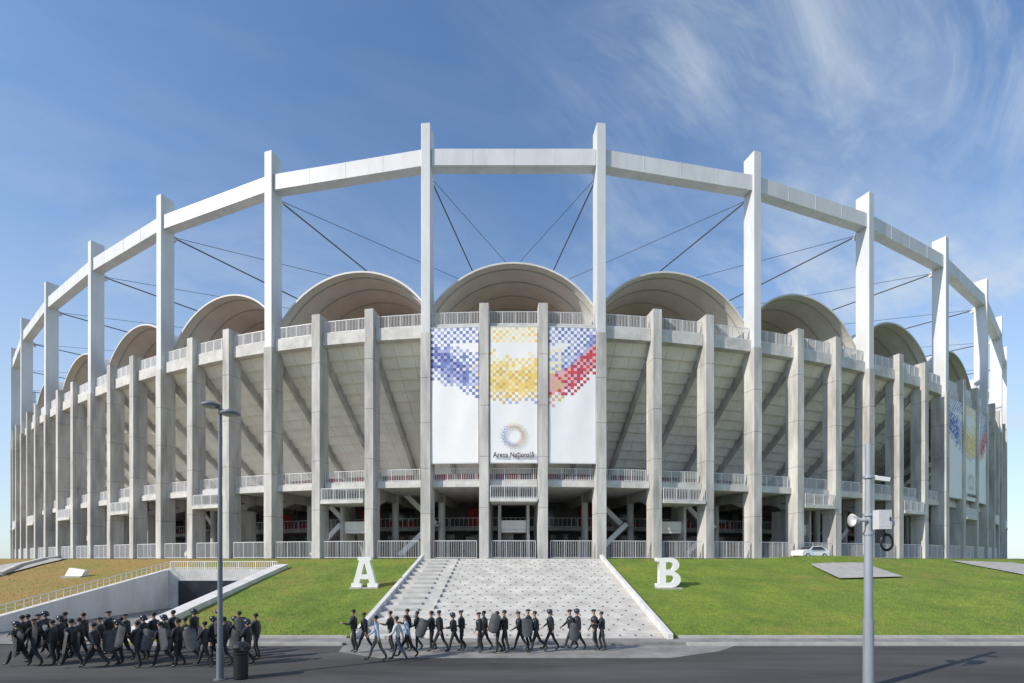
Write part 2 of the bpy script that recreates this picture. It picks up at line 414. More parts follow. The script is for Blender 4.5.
# canopies
for k in range(len(mi_)-1):
    i,j=mi_[k],mi_[k+1]
    pm=(P(i+1,0,0)+P(i+2,0,0))/2
    t=(P(j,0,0)-P(i,0,0)); Ls=t.length; t.normalize(); n_=V((-t.y,t.x,0))
    o=pm; half=Ls/2-0.02
    def arc(r,q,off=0.0,z0=22.75,rise=5.05,hh=None):
        hs=half-0.145*(r-1.8)
        rise=rise-0.03*r
        R=(hs*hs+rise*rise)/(2*rise); th=math.asin(min(1,hs/R)); 
        a=-th+2*th*q; R2=R+off
        return o+n_*r+t*(math.sin(a)*R2)+V((0,0,z0+rise-R+math.cos(a)*R2))
    can=empty('canopy',(0,0,0)); can.parent=stad
    can.location=V(o+V((0,0,22.3)))-V(stad.location)
    nq=36; rs=[1.9,3,5,7,9,11,13,15,17]
    b=MB('fabric')
    for a in range(len(rs)-1):
        for q in range(nq):
            b.face([arc(rs[a],q/nq,0),arc(rs[a],(q+1)/nq,0),arc(rs[a+1],(q+1)/nq,0),arc(rs[a+1],q/nq,0)])
    b.obj('canopy_underside',parent=can,smooth=True)
    b=MB('fabout')
    for a in range(len(rs)-1):
        for q in range(nq):
            b.face([arc(rs[a],q/nq,0.12),arc(rs[a+1],q/nq,0.12),arc(rs[a+1],(q+1)/nq,0.12),arc(rs[a],(q+1)/nq,0.12)])
    b.obj('canopy_shell',parent=can,smooth=True)
    b=MB('fabout')
    for q in range(nq):
        A=[arc(1.78,q/nq,-0.03),arc(1.78,(q+1)/nq,-0.03),arc(1.93,(q+1)/nq,-0.03),arc(1.93,q/nq,-0.03)]
        B=[arc(1.78,q/nq,0.14),arc(1.78,(q+1)/nq,0.14),arc(1.93,(q+1)/nq,0.14),arc(1.93,q/nq,0.14)]
        b.hexa(A+B)
    b.obj('canopy_rim',parent=can)
    for r in (2.6,4.6,7,9.5,12):
        b=MB('rib')
        for q in range(nq):
            A=[arc(r,q/nq,-0.10),arc(r,(q+1)/nq,-0.10),arc(r+0.09,(q+1)/nq,-0.10),arc(r+0.09,q/nq,-0.10)]
            B=[arc(r,q/nq,-0.01),arc(r,(q+1)/nq,-0.01),arc(r+0.09,(q+1)/nq,-0.01),arc(r+0.09,q/nq,-0.01)]
            b.hexa(A+B)
        b.obj('canopy_rib',parent=can)

for i in range(NN-1):
    if abs(nodes[i].x)>96: continue
    b=MB('rail'); railing(b,PB(i,0.13,0.3,0.02),PB(i,0.87,0.3,0.02),1.6,24,0.013,0,0.06)
    b.obj('fence',label='pale metal bar fence between the stadium piers',category='fence',group='fence panels between the piers')

# ------------------------------------------------------------------ banners
def banner(i,kind,emb,lab,dz=0.0):
    nc,nr=15,44; z1,z0=20.95+dz,8.7+dz
    f0,f1=0.095,0.905
    keys=['bwhite']+list(bcols.keys()); idx={k:n for n,k in enumerate(keys)}
    b=MB(*keys)
    def pt(c,r):
        f=f0+(f1-f0)*c/nc; z=z1-(z1-z0)*r/nr
        w=0.02*math.sin(c*0.6+r*0.08+i)*math.sin(math.pi*r/nr)
        return PB(i,f,0.12+w,z)
    off={'l':-1,'c':0,'r':1}[kind]
    for c in range(nc):
        for r in range(nr):
            u_=(c+0.5)/nc; Y=(r+0.5)/nr*136
            m=0; chk=(c+r)%2
            if off==-1:
                cl=30+22*u_; e_=(Y-cl); core=abs(e_)<11
                dens=1-abs(e_)/(30 if e_<0 else 24)
                pal=['navy','blue'] if core else ['lilac','blue']; pal2=['lilac','blue','pale']
                if u_>.8: pal=['lilac','blue']; pal2=['cream','pale']
            elif off==0:
                cl=52+5*math.sin(math.pi*u_); e_=(Y-cl); core=abs(e_)<14
                dens=1-abs(e_)/(34 if e_<0 else 25)
                pal=['yellow','ochre'] if core else ['cream','yellow'] ; pal2=['cream','cream','yellow']
                if e_>14: pal=['ochre','lilac']; pal2=['cream']
            else:
                cl=57-34*u_*u_; e_=(Y-cl); core=abs(e_)<10
                dens=1-abs(e_)/(44 if e_<0 else 24)
                if e_>-11: pal=['redp','maroon'] if u_>.3 else ['pink','ochre']; pal2=['pink','redp','pink']
                else: pal=['blue','lilac']; pal2=['pale','lilac','pale']
                if u_<.25 and e_<=-11: pal=['lilac','cream']; pal2=['pale','cream']
            if Y<16: dens=max(dens,.34); 
            if Y<16 and off!=0: pal=['blue','lilac']; pal2=['pale','lilac']
            # ordered dither: one checker colour fills first, the other later
            jit=random.uniform(-.13,.13)
            if chk==0 and dens+jit>.16: m=idx[random.choice(pal)]
            elif chk==1 and dens+jit>.50: m=idx[random.choice(pal2)]
            b.face([pt(c,r),pt(c,r+1),pt(c+1,r+1),pt(c+1,r)],m)
    cc=PB(i,0.5,0.12,8.7+dz)
    e=empty('banner',cc,label=lab,category='banner',group='banners hanging between the piers')
    b.obj('banner_cloth',parent=e,smooth=False)
    b=MB('rail'); b.tube(PB(i,0.09,0.15,21.0+dz),PB(i,0.91,0.15,21.0+dz),0.05,n=8); b.obj('banner_pole',parent=e)
    b=MB('rail'); b.tube(PB(i,0.09,0.15,8.65+dz),PB(i,0.91,0.15,8.65+dz),0.04,n=8); b.obj('banner_pole',parent=e)
    if emb:
        b=MB('blue','navy','ochre','brown','cream','lilac','maroon')
        tt=(P(i+1,0,0)-P(i,0,0)).normalized(); c0=PB(i,0.5,-0.02,11.1+dz)
        for ring in range(4):
            R=.66+.165*ring; nq=20
            for q in range(nq):
                a=2*math.pi*(q+0.5*(ring%2))/nq
                ca=math.cos(a);sa=math.sin(a)
                if ca<-.5: mi=[5,0,1,0][ring]
                elif sa>0: mi=[2,3,2,2][ring]
                elif ca>.35: mi=[2,6,2,2][ring]
                else: mi=[5,1,3,5][ring]
                s2=.115 if ring in(0,3) else .15
                ctr=c0+tt*(R*ca)+V((0,0,R*sa)); ra=(tt*ca+V((0,0,sa)))*s2*.58; ta=(tt*(-sa)+V((0,0,ca)))*s2*.58
                b.face([ctr-ra,ctr-ta,ctr+ra,ctr+ta],mi)
        b.obj('emblem',parent=e,label='woven dotted ring emblem in gold, brown and blue')
        cu=bpy.data.curves.new('lettering','FONT'); cu.body='Arena Na\u021bional\u0103'; cu.align_x='CENTER'; cu.size=0.68; cu.extrude=0.005; cu.offset=0.012; cu.space_character=1.05; cu.resolution_u=6
        to=bpy.data.objects.new('tmp',cu); COL.objects.link(to)
        bpy.context.view_layer.update()
        me=bpy.data.meshes.new_from_object(to.evaluated_get(bpy.context.evaluated_depsgraph_get()))
        bpy.data.objects.remove(to)
        me.materials.clear(); me.materials.append(M['ink'])
        xs_=[v.co.x for v in me.vertices]; wd=max(xs_)-min(xs_); mid=(max(xs_)+min(xs_))/2; sc=3.7/wd
        lo=bpy.data.objects.new('lettering',me); COL.objects.link(lo); lo.parent=e
        ang=math.atan2(tt.y,tt.x)
        lo.location=PB(i,0.5,-0.04,9.15+dz)-cc-tt*mid*sc; lo.rotation_euler=(math.pi/2,0,ang); lo.scale=(sc,sc*1.25,1)
banner(ci,'l',False,'white banner with blue pixel mosaic hanging between two piers')
banner(ci+1,'c',True,'white banner with yellow pixel mosaic, ring emblem and stadium name')
banner(ci+2,'r',False,'white banner with blue and red pixel mosaic hanging between piers')
rr=mi_[nM//2+3]
banner(rr,'l',False,'white banner with blue pixel mosaic hanging between two piers',-1.0)
banner(rr+1,'c',True,'white banner with yellow pixel mosaic, ring emblem and stadium name',-1.0)
banner(rr+2,'r',False,'white banner with blue and red pixel mosaic hanging between piers',-1.0)

# ------------------------------------------------------------------ central stairs
st=empty('stairway',(0,24.1,0),label='broad pale stone stairway climbing the grass bank to the stadium',category='stairs')
ya,yb=24.1,42.4
def flight(mb,x0,x1,n,mi=0):
    for q in range(n):
        y=ya+(yb-ya)*q/n; y2=ya+(yb-ya)*(q+1)/n; z0=PZ*q/n; z=PZ*(q+1)/n
        mb.face([(x0,y,z0),(x1,y,z0),(x1,y,z),(x0,y,z)],mi)
        mb.face([(x0,y,z),(x1,y,z),(x1,y2,z),(x0,y2,z)],mi)
        for x in (x0,x1): mb.face([(x,y,0),(x,y2,0),(x,y2,z),(x,y,z)],mi)
b=MB('stair'); n=48; flight(b,-4.6,7.68,n); b.obj('steps',parent=st)
b=MB('stair','kerb'); n2=16; flight(b,-7.68,-4.62,n2)
for q in range(0,n2):
    y=ya+(yb-ya)*q/n2; z=PZ*q/n2
    if q: b.box(-6.9,-5.5,y-0.4,y-0.004,z+0.003,z+PZ/n2*0.5,1)
b.obj('tier_steps',parent=st)
b=MB('stud')
for q in range(1,n,2):
    y=ya+(yb-ya)*(q+0.45)/n; z=PZ*(q+1)/n
    for k in range(15):
        x=-4.1+k*0.8+(0.4 if (q//2)%2 else 0)
        if x<7.4: b.box(x-0.05,x+0.05,y-0.035,y+0.035,z,z+0.055)
b.obj('anchor_studs',parent=st,kind='stuff')
for sx in (-7.84,7.84):
    b=MB('wallw'); w=0.14
    A=[(sx-w,23.9,-0.05),(sx+w,23.9,-0.05),(sx+w,42.5,-0.05),(sx-w,42.5,-0.05)]
    B=[(sx-w,23.9,0.40),(sx+w,23.9,0.40),(sx+w,42.5,PZ+0.35),(sx-w,42.5,PZ+0.35)]
    b.hexa(A+B); b.obj('cheek_wall',parent=st,bevel=0.02)

# ------------------------------------------------------------------ ramp walls
def topz(x,y): 
    e=Yedge(x); s=max(0,(y-Y0)/(e-Y0)); return 0.1+(PZ-0.12)*s
seg=10
b=MB('wallw')
for q in range(seg):
    y0=24.0+(40.4-24.0)*q/seg;y1=24.0+(40.4-24.0)*(q+1)/seg
    a,c=topz(-28.8,y0)+0.36,topz(-28.8,y1)+0.36
    b.hexa([(-28.75,y0,-.1),(-28.35,y0,-.1),(-28.35,y1,-.1),(-28.75,y1,-.1),(-28.75,y0,a),(-28.35,y0,a),(-28.35,y1,c),(-28.75,y1,c)])
b.obj('retaining_wall',label='pale concrete parapet wall sloping down beside the sunken ramp',category='wall')
zr=lambda y: topz(-28.8,y)+0.36
b=MB('rail'); b.beam((-28.55,24.2,zr(24.2)+.55),(-28.55,40.3,zr(40.3)+.55),0.045,0.045)
b.beam((-28.55,24.2,zr(24.2)+.3),(-28.55,40.3,zr(40.3)+.3),0.025,0.025)
for q in range(33):
    y=24.3+q*0.5; b.beam((-28.55,y,zr(y)-.03),(-28.55,y,zr(y)+.55),0.025,0.025)
b.obj('fence',label='thin pale metal fence on top of the ramp parapet',category='fence')
b=MB('wallw')
for q in range(seg):
    y0=24.0+(40.4-24.0)*q/seg;y1=24.0+(40.4-24.0)*(q+1)/seg
    a,c=topz(-19.3,y0)+0.34,topz(-19.3,y1)+0.34
    b.hexa([(-19.65,y0,-.1),(-18.7,y0,-.1),(-18.7,y1,-.1),(-19.65,y1,-.1),(-19.65,y0,a),(-18.7,y0,a),(-18.7,y1,c),(-19.65,y1,c)])
b.obj('retaining_wall',label='white rendered sloping wall between ramp and grass bank',category='wall')
b=MB('slab','glass'); b.box(-28.33,-19.67,39.9,40.3,-.1,3.25); b.box(-27.5,-20.5,39.85,39.895,0.06,2.3,1)
b.obj('retaining_wall',label='concrete end wall of the sunken ramp with dark opening',category='wall')
b=MB('letter'); railing(b,(-28.3,40.1,3.26),(-19.5,40.1,3.26),0.62,50,0.014,0,0.05)
b.obj('fence',label='white metal railing above the ramp end wall',category='fence')
b=MB('wallw')
pts=[(-62,66),(-56.5,58),(-51,50),(-45,42.5)]
for (x0,y0),(x1,y1) in zip(pts[:-1],pts[1:]):
    b.beam((x0,y0,gz(x0,y0)+0.1),(x1,y1,gz(x1,y1)+0.1),0.35,0.6)
b.obj('low_wall',label='low white wall edging the pale path on the bank',category='wall')
b=MB('letter','kerb'); x,y=-36.5,40.5; z=gz(x,y)
b.hexa([(x-.7,y-.4,z-.1),(x+.7,y-.4,z-.1),(x+.7,y+.4,z-.1),(x-.7,y+.4,z-.1),(x-.5,y-.1,z+.75),(x+.8,y-.1,z+.55),(x+.8,y+.3,z+.55),(x-.5,y+.3,z+.75)])
b.box(x-.8,x+.8,y-.5,y+.5,z-.2,z+.08,1)
b.obj('marker_block',label='small white slanted block standing on the grass bank',category='block')

# ------------------------------------------------------------------ letters A and B
def letter(ch,x,y,h,w,lab):
    z=gz(x,y)-0.03
    cu=bpy.data.curves.new('tmpc','CURVE'); cu.dimensions='2D'; cu.fill_mode='BOTH'; cu.extrude=0.22
    def sp(pts,bez=False):
        s=cu.splines.new('POLY'); s.points.add(len(pts)-1)
        for k,p in enumerate(pts): s.points[k].co=(p[0]*w,p[1]*h,0,1)
        s.use_cyclic_u=True
    def arc(cx,cy,rx,ry,a0,a1,n=10): return [(cx+rx*math.cos(math.radians(a0+(a1-a0)*k/n)),cy+ry*math.sin(math.radians(a0+(a1-a0)*k/n))) for k in range(n+1)]
    if ch=='A':
        sp([(-.52,0),(-.12,0),(-.12,.13),(-.20,.13),(-.165,.26),(.165,.26),(.20,.13),(.12,.13),(.12,0),(.52,0),(.52,.13),(.44,.13),(.20,.88),(.26,.88),(.26,1),(-.26,1),(-.26,.88),(-.20,.88),(-.44,.13),(-.52,.13)])
        sp([(-.12,.42),(0,.80),(.12,.42)])
    else:
        sp([(-.5,0)]+arc(.12,.27,.40,.27,-90,75)+arc(.10,.76,.36,.24,-60,90)+[(-.5,1),(-.5,.87),(-.38,.87),(-.38,.13),(-.5,.13)])
        sp([(-.10,.16)]+arc(.08,.285,.16,.125,-90,90,8)+[(-.10,.41)])
        sp([(-.10,.60)]+arc(.06,.73,.15,.125,-90,90,8)+[(-.10,.855)])
    to=bpy.data.objects.new('tmp',cu); COL.objects.link(to); bpy.context.view_layer.update()
    me=bpy.data.meshes.new_from_object(to.evaluated_get(bpy.context.evaluated_depsgraph_get())); bpy.data.objects.remove(to)
    me.materials.clear(); me.materials.append(M['letter'])
    e=empty('letter_sign',(x,y,z),label=lab,category='letter sign')
    o=bpy.data.objects.new('letter_body',me); COL.objects.link(o); o.parent=e; o.rotation_euler=(math.pi/2,0,0); o.location=(0,0,0.06)
    b=MB('kerb'); b.box(x-w*.56,x+w*.56,y-.4,y+.4,z-.25,z+.06); b.obj('base_slab',parent=e)
letter('A',-10.2,33.6,2.1,1.75,'white slab serif letter A standing on the grass bank')
letter('B',10.8,33.6,2.05,1.65,'white slab serif letter B standing on the grass bank')

# ------------------------------------------------------------------ grass blades
cnt=90000
X=np.random.uniform(-62,62,cnt); tY=np.random.rand(cnt)**1.5
vb=[];fb=[]
for k in range(cnt):
    x=X[k]; e=Yedge(x); y=Y0+0.28+(min(e,60)-Y0-.4)*tY[k]
    if abs(x)<8.15 or (-28.9<x<-18.6 and y<40.5) or (24.8<x<34 and 37<y<45) : continue
    if x<-26 and random.random()<.5: continue
    if abs(x)>y*1.2: continue
    z=gz(x,y); h=random.uniform(0.04,0.10); a=random.uniform(0,3.14); w=0.022; dx=math.cos(a)*w; dy=math.sin(a)*w
    n0=len(vb); lx=random.uniform(-.04,.04); ly=random.uniform(-.04,.04)
    vb+=[(x-dx,y-dy,z-.02),(x+dx,y+dy,z-.02),(x+lx,y+ly,z+h)]; fb.append((n0,n0+1,n0+2))
me=bpy.data.meshes.new('grass'); me.from_pydata(vb,[],fb); me.materials.append(M['blade'])
o=bpy.data.objects.new('grass',me); COL.objects.link(o); o['kind']='stuff'; o['label']='short mown grass covering the sloping bank'

# ------------------------------------------------------------------ people
def build_body(name,a1,b1,a2,b2,arm1,el1,arm2,el2,lean,mats):
    F=V((-1,0,0)); Z=V((0,0,1)); Sd=V((0,1,0))
    vs=[];es=[];rad=[];
    def add(p,r,par=None):
        vs.append(V(p)); rad.append(r)
        if par is not None: es.append((par,len(vs)-1))
        return len(vs)-1
    L=lambda f,s,z: F*f+Sd*s+Z*z
    pel=add(L(0,0,.93),.135)
    wai=add(L(.01+lean*.15,0,1.08),.125,pel)
    che=add(L(.01+lean*.4,0,1.30),.145,wai)
    nb=add(L(lean*.52,0,1.46),.075,che)
    nk=add(L(.01+lean*.58,0,1.53),.052,nb)
    h1=add(L(.03+lean*.62,0,1.585),.068,nk)
    h2=add(L(.02+lean*.68,0,1.66),.088,h1)
    h3=add(L(.01+lean*.7,0,1.725),.07,h2)
    anch={}
    feet=[]
    for sd,a,bb in ((-1,a1,b1),(1,a2,b2)):
        a=math.radians(a);bb=math.radians(bb)
        hip=L(0,.095*sd,.88); kn=hip+F*(.43*math.sin(a))-Z*(.43*math.cos(a)); an=kn+F*(.41*math.sin(a-bb))-Z*(.41*math.cos(a-bb))
        tp=a-bb*0.9; tp=max(-0.9,min(.35,tp)) ; toe=an+F*(.19*math.cos(tp))+Z*(-.05+.16*math.sin(tp))
        i=add(hip,.098,pel); i=add((hip+kn)/2,.082,i); i=add(kn,.064,i); i=add((kn+an)/2+F*-.015,.062,i); i=add(an,.046,i); i=add(toe,.036,i)
        feet+=[an-Z*.075,toe-Z*.035]; anch['an%d'%sd]=an; anch['toe%d'%sd]=toe
    hands=[]
    for sd,a,bb in ((-1,arm1,el1),(1,arm2,el2)):
        a=math.radians(a);bb=math.radians(bb)
        sh=L(lean*.5,.19*sd,1.405); el=sh+F*(.28*math.sin(a))-Z*(.28*math.cos(a))+Sd*(.05*sd)
        wr=el+F*(.25*math.sin(a+bb))-Z*(.25*math.cos(a+bb)); d=(wr-el).normalized(); pa=wr+d*.07
        i=add(sh,.075,che); i=add((sh+el)/2,.06,i); i=add(el,.05,i); i=add((el+wr)/2,.046,i); i=add(wr,.032,i); i=add(pa,.034,i)
        hands.append((wr,pa,d,sd))
    lo=min(p.z for p in feet)
    me=bpy.data.meshes.new(name); me.from_pydata([tuple(p-Z*lo) for p in vs],es,[]); 
    ob=bpy.data.objects.new('tmp',me); COL.objects.link(ob)
    sk=ob.modifiers.new('s','SKIN'); sk.use_smooth_shade=True; sk.branch_smoothing=0.4
    for i,r in enumerate(rad): 
        me.skin_vertices[0].data[i].radius=(r,r*(0.8 if i in(wai,che,pel) else 1)) ; me.skin_vertices[0].data[i].use_root=(i==0)
    s2=ob.modifiers.new('u','SUBSURF'); s2.levels=1; s2.render_levels=1
    bpy.context.view_layer.update()
    bm=bpy.data.meshes.new_from_object(ob.evaluated_get(bpy.context.evaluated_depsgraph_get())); bpy.data.objects.remove(ob)
    mb=MB(*mats)
    mb.v=[v.co.copy() for v in bm.vertices]; mb.f=[tuple(p.vertices) for p in bm.polygons]
    hp=[h[1]-Z*lo for h in hands]; ft=[p-Z*lo for p in (anch['an-1'],anch['toe-1'],anch['an1'],anch['toe1'])]
    for p in bm.polygons:
        c=p.center
        if c.z>1.50-lo: m=2
        elif min((c-q).length for q in hp)<.085: m=2
        elif min((c-q).length for q in ft)<.10: m=3
        elif c.z<0.97-lo and abs(c.y)<.17 and not (min((c-(h[0]-Z*lo)).length for h in hands)<.1): m=1
        else: m=0
        mb.m.append(m)
    for wr,pa,d,sd in hands:
        wr=wr-Z*lo; pa=pa-Z*lo
        sx=(F-d*F.dot(d)).normalized(); cu=Sd*(-sd)
        for k,(o_,ln) in enumerate(((-.03,.055),(-.011,.068),(.009,.072),(.028,.065))):
            p0=pa+sx*o_+d*.01; p1=p0+d*ln*.55+cu*.008; p2=p1+d*ln*.35+cu*.03
            mb.tube(p0,p1,.0095,.0088,6,2); mb.tube(p1,p2,.0088,.007,6,2)
        p0=wr+d*.03+sx*.03; p1=p0+d*.035+sx*.022; p2=p1+d*.03+cu*.012
        mb.tube(p0,p1,.011,.010,6,2); mb.tube(p1,p2,.010,.008,6,2)
    hc=vs[h2]-Z*lo
    mb.ell(hc+F*.088-Z*.015,.02,.014,.022,6,4,2)
    for sd in (-1,1):
        mb.ell(hc+Sd*.088*sd-Z*.01,.018,.010,.03,6,4,2)
        mb.ell(hc+F*.076+Sd*.03*sd+Z*.008,.010,.012,.008,6,4,3)
    mb.ell(hc+F*.078-Z*.055,.010,.024,.006,6,4,3)
    me=mb.mesh(name,(0,0,0),True)
    return me,hc,[(h[1]-Z*lo) for h in hands],vs[pel]-Z*lo,vs[che]-Z*lo
poses=[(26,6,-18,14,-22,18,24,26,.06),(-16,20,28,8,24,30,-20,15,.05),(10,38,-6,3,-8,30,10,20,.05),
 (-22,12,20,4,18,40,-24,10,.08),(4,3,8,46,12,62,-6,22,.04),(30,10,-22,18,-28,12,28,34,.10),(-8,6,14,30,30,75,-10,18,.03),(18,4,-26,22,6,80,16,60,.07)]
VAR=[]
for n,p in enumerate(poses):
    VAR.append(build_body('person_body',*p,('uni','uni2','skin','boot')))
CIV=[build_body('person_body',*poses[0],('shirt','khaki','skin','boot')),build_body('person_body',*poses[3],('shirtw','jeans','skin','boot')),build_body('person_body',*poses[5],('shirt','uni2','skin','boot'))]
def headgear(kind,hc):
    mb=MB('hair' if kind=='hair' else ('helmet' if kind=='helmet' else 'uni'))
    if kind=='helmet':
        mb.ell(hc+V((.012,0,.03)),.128,.118,.118,14,9); mb.ell(hc+V((-.09,0,.075)),.055,.095,.035,10,6); mb.box(hc.x+.02,hc.x+.12,hc.y-.1,hc.y+.1,hc.z-.09,hc.z+.0)
    elif kind=='cap':
        mb.lathe(hc+V((.005,0,.03)),[(.098,0),(.100,.03),(.088,.06),(.05,.075),(0.001,.078)],14)
        mb.hexa([hc+V(q) for q in ((-.15,-.05,.035),(-.08,-.08,.03),(-.08,.08,.03),(-.15,.05,.035),(-.15,-.05,.042),(-.08,-.08,.045),(-.08,.08,.045),(-.15,.05,.042))])
    else:
        mb.ell(hc+V((.02,0,.035)),.098,.094,.085,14,8)
    return mb.mesh('headgear',tuple(hc),kind!='cap')
HG={}
for n,vr in enumerate(VAR+CIV):
    for kd in ('helmet','cap','hair'): HG[(n,kd)]=headgear(kd,vr[1])
def vestmesh(vr):
    ch=vr[4]; pl=vr[3]; mb=MB('black')
    pts=[(pl.z+.02,.150,.175,pl.x),(pl.z+.10,.148,.17,pl.x-.005),(ch.z-.02,.165,.195,ch.x),(ch.z+.09,.15,.185,ch.x),(ch.z+.14,.10,.13,ch.x)]
    k=14
    for z,rx,ry,cx in pts:
        for q in range(k):
            t=2*math.pi*q/k; mb.v.append(V((cx+rx*math.cos(t),ry*math.sin(t)*0.95,z)))
    for a in range(len(pts)-1):
        for q in range(k):
            j=(q+1)%k; mb.f.append((a*k+q,a*k+j,(a+1)*k+j,(a+1)*k+q)); mb.m.append(0)
    return mb.mesh('vest',(0,0,0),True)
VST=[vestmesh(v) for v in VAR]
def shieldmesh():
    mb=MB('shield','shieldg'); nx,nz=8,10; Wd,H=.46,.80
    def pt(i,j,o=0):
        s=-1+2*i/nx; t=-1+2*j/nz
        k=(abs(t)**6)*0.22; x=s*Wd/2*(1-k); z=t*H/2*(1-(abs(s)**6)*0.06)
        y=-.09*(1-s*s)-o
        return V((x,y,z))
    for i in range(nx):
        for j in range(nz):
            mb.face([pt(i,j),pt(i+1,j),pt(i+1,j+1),pt(i,j+1)],0)
            mb.face([pt(i,j,.012),pt(i+1,j,.012),pt(i+1,j+1,.012),pt(i,j+1,.012)][::-1],0)
    ring=[pt(i,0,.006) for i in range(nx+1)]+[pt(nx,j,.006) for j in range(1,nz+1)]+[pt(i,nz,.006) for i in range(nx-1,-1,-1)]+[pt(0,j,.006) for j in range(nz-1,0,-1)]
    for a,c in zip(ring,ring[1:]+ring[:1]): mb.tube(a,c,.013,n=5,mi=1,caps=False)
    mb.tube((-.1,-.02,.02),(.1,-.02,.02),.014,n=6,mi=1); 
    for x in(-.1,.1): mb.tube((x,-.02,.02),(x,-.10,.02),.014,n=6,mi=1)
    return mb.mesh('riot_shield',(0,0,0),True)
SHM=shieldmesh()
def addperson(x,y,v,kd,sc,rot,civ=None,shield=0,z=0.006,grp='police officers marching along the road'):
    vr=CIV[civ] if civ is not None else VAR[v]; key=len(VAR)+civ if civ is not None else v
    if civ is None:
        lab={'helmet':'police officer in dark uniform and helmet walking','cap':'police officer in dark uniform and cap walking','hair':'bareheaded police officer in dark uniform walking'}[kd]
        if shield: lab+=' with shield'
    else: lab=['man in light blue shirt and grey trousers striding on road','man in pale shirt and jeans walking beside officers','man in light blue shirt and dark trousers walking'][civ]
    e=bpy.data.objects.new('person',vr[0]); COL.objects.link(e); e.location=(x,y,z); e.scale=(sc,sc,sc); e.rotation_euler=(0,0,rot)
    e['label']=lab; e['category']='person'; e['group']=grp if civ is None else 'civilians walking beside the officers'
    h=bpy.data.objects.new({'helmet':'helmet','cap':'cap','hair':'hair'}[kd],HG[(key,kd)]); COL.objects.link(h); h.parent=e; h.location=vr[1]
    if civ is None:
        h=bpy.data.objects.new('vest',VST[v]); COL.objects.link(h); h.parent=e
    if shield:
        s=bpy.data.objects.new('riot_shield',SHM); COL.objects.link(s)
        hd=vr[2][0]; R=Matrix.Rotation(rot,3,'Z'); p=R@(V((hd.x,hd.y+.0,hd.z+(.0 if shield==1 else .14)))*sc)
        s.location=V((x,y,z))+p; s.rotation_euler=(random.uniform(-.12,.12),random.uniform(-.25,.45),rot+random.uniform(-.7,.5))
        s['label']='dark grey curved plastic riot shield carried by an officer'; s['category']='shield'; s['group']='riot shields carried by the officers'
rnd=random.Random(5)
x=-19.4; n=0
while x<-9.75:
    y=[18.3,19.5,20.7][n%3]+rnd.uniform(-.3,.3)
    addperson(x*y/19.0,y,rnd.randrange(8),rnd.choice(['helmet','cap','hair','hair','helmet']),rnd.uniform(.95,1.04),rnd.uniform(-.18,.18),shield=rnd.choice([0,1,1,2]) if n%3!=2 else rnd.choice([0,0,1]))
    x+=rnd.choice([.18,.25,.32,.42]) ; n+=1
for px,k in ((355,0),(366,1),(392,0),(409,1),(419,0),(433,0),(441,1),(455,1),(463,2),(481,0),(486,1),(499,0),(506,1),(521,0),(530,1),(537,0),(552,1),(572,0),(579,1),(596,0),(603,1)):
    y=21.2+rnd.uniform(-.3,.6)
    addperson((px-513)/483.5*y,y,rnd.randrange(8),rnd.choice(['helmet','hair','cap','hair']),rnd.uniform(.95,1.03),rnd.uniform(-.15,.15),shield=rnd.choice([0,0,0,1]),z=0.014)
addperson(-5.35,19.2,0,'hair',1.02,.1,civ=0,z=0.006); addperson(-4.55,19.3,0,'hair',1.0,-.1,civ=1,z=0.006); addperson(-4.3,19.9,0,'hair',1.0,.05,civ=2,z=0.006)

# ------------------------------------------------------------------ street furniture
lx,ly=-9.9,16.4
e=empty('street_lamp',(lx,ly,0),label='tall grey street lamp with two disc lamp heads',category='street lamp')
b=MB('poled'); b.tube((lx,ly,0),(lx,ly,1.1),.11,.11,14); b.tube((lx,ly,1.1),(lx,ly,9.3),.085,.05,14); b.tube((lx,ly,0),(lx,ly,.04),.2,.2,14); b.obj('pole',parent=e,smooth=False)
b=MB('poled'); b.tube((lx-.38,ly-.03,9.33),(lx+.42,ly+.03,9.02),.03,n=8); b.obj('arm',parent=e)
for dx,z in ((-.30,9.28),(.34,9.0)):
    b=MB('poled','lens'); c=(lx+dx,ly,z)
    b.lathe(c,[(0.001,.17),(.08,.165),(.14,.12),(.29,.06),(.31,0),(.27,-.03)],18); b.lathe(c,[(.27,-.03),(.15,-.06),(0.001,-.065)],18,1); b.obj('lamp_head',parent=e,smooth=True)
px_,py_=11.35,15.4
e=empty('loudspeaker_pole',(px_,py_,0),label='grey steel pole with loudspeakers, cabinet and coiled cable',category='utility pole')
b=MB('pole'); b.tube((px_,py_,0),(px_,py_,2.2),.155,.15,16); b.tube((px_,py_,2.2),(px_,py_,5.0),.125,.12,16); b.tube((px_,py_,5.0),(px_,py_,7.75),.10,.09,16); b.tube((px_,py_,0),(px_,py_,.04),.3,.3,16); b.obj('pole',parent=e)
for z,sg in ((5.32,-1),(5.22,1)):
    b=MB('box'); b.lathe((px_+.12*sg,py_-.1,z),[(0.001,0),(.05,.01*sg),(.06,.16*sg),(.08,.26*sg),(.2,.46*sg),(.21,.48*sg),(.10,.36*sg),(.03,.3*sg)],16,axis='x'); b.obj('loudspeaker',parent=e,smooth=True)
b=MB('box','black'); b.box(px_+.02,px_+.42,py_-.42,py_-.16,5.02,5.62); b.box(px_+.06,px_+.38,py_-.425,py_-.4205,5.1,5.54,0); b.box(px_+.34,px_+.37,py_-.45,py_-.426,5.28,5.4,1); b.obj('cabinet',parent=e,bevel=.02)
b=MB('black')
for q in range(5):
    R=.17+.02*(q%3); k=20
    for t in range(k):
        a0,a1=2*math.pi*t/k,2*math.pi*(t+1)/k
        f=lambda a:(px_+.42+R*math.cos(a)+.02*q,py_-.2+.02*q,4.62+R*1.3*math.sin(a))
        b.tube(f(a0),f(a1),.016,n=6,caps=False)
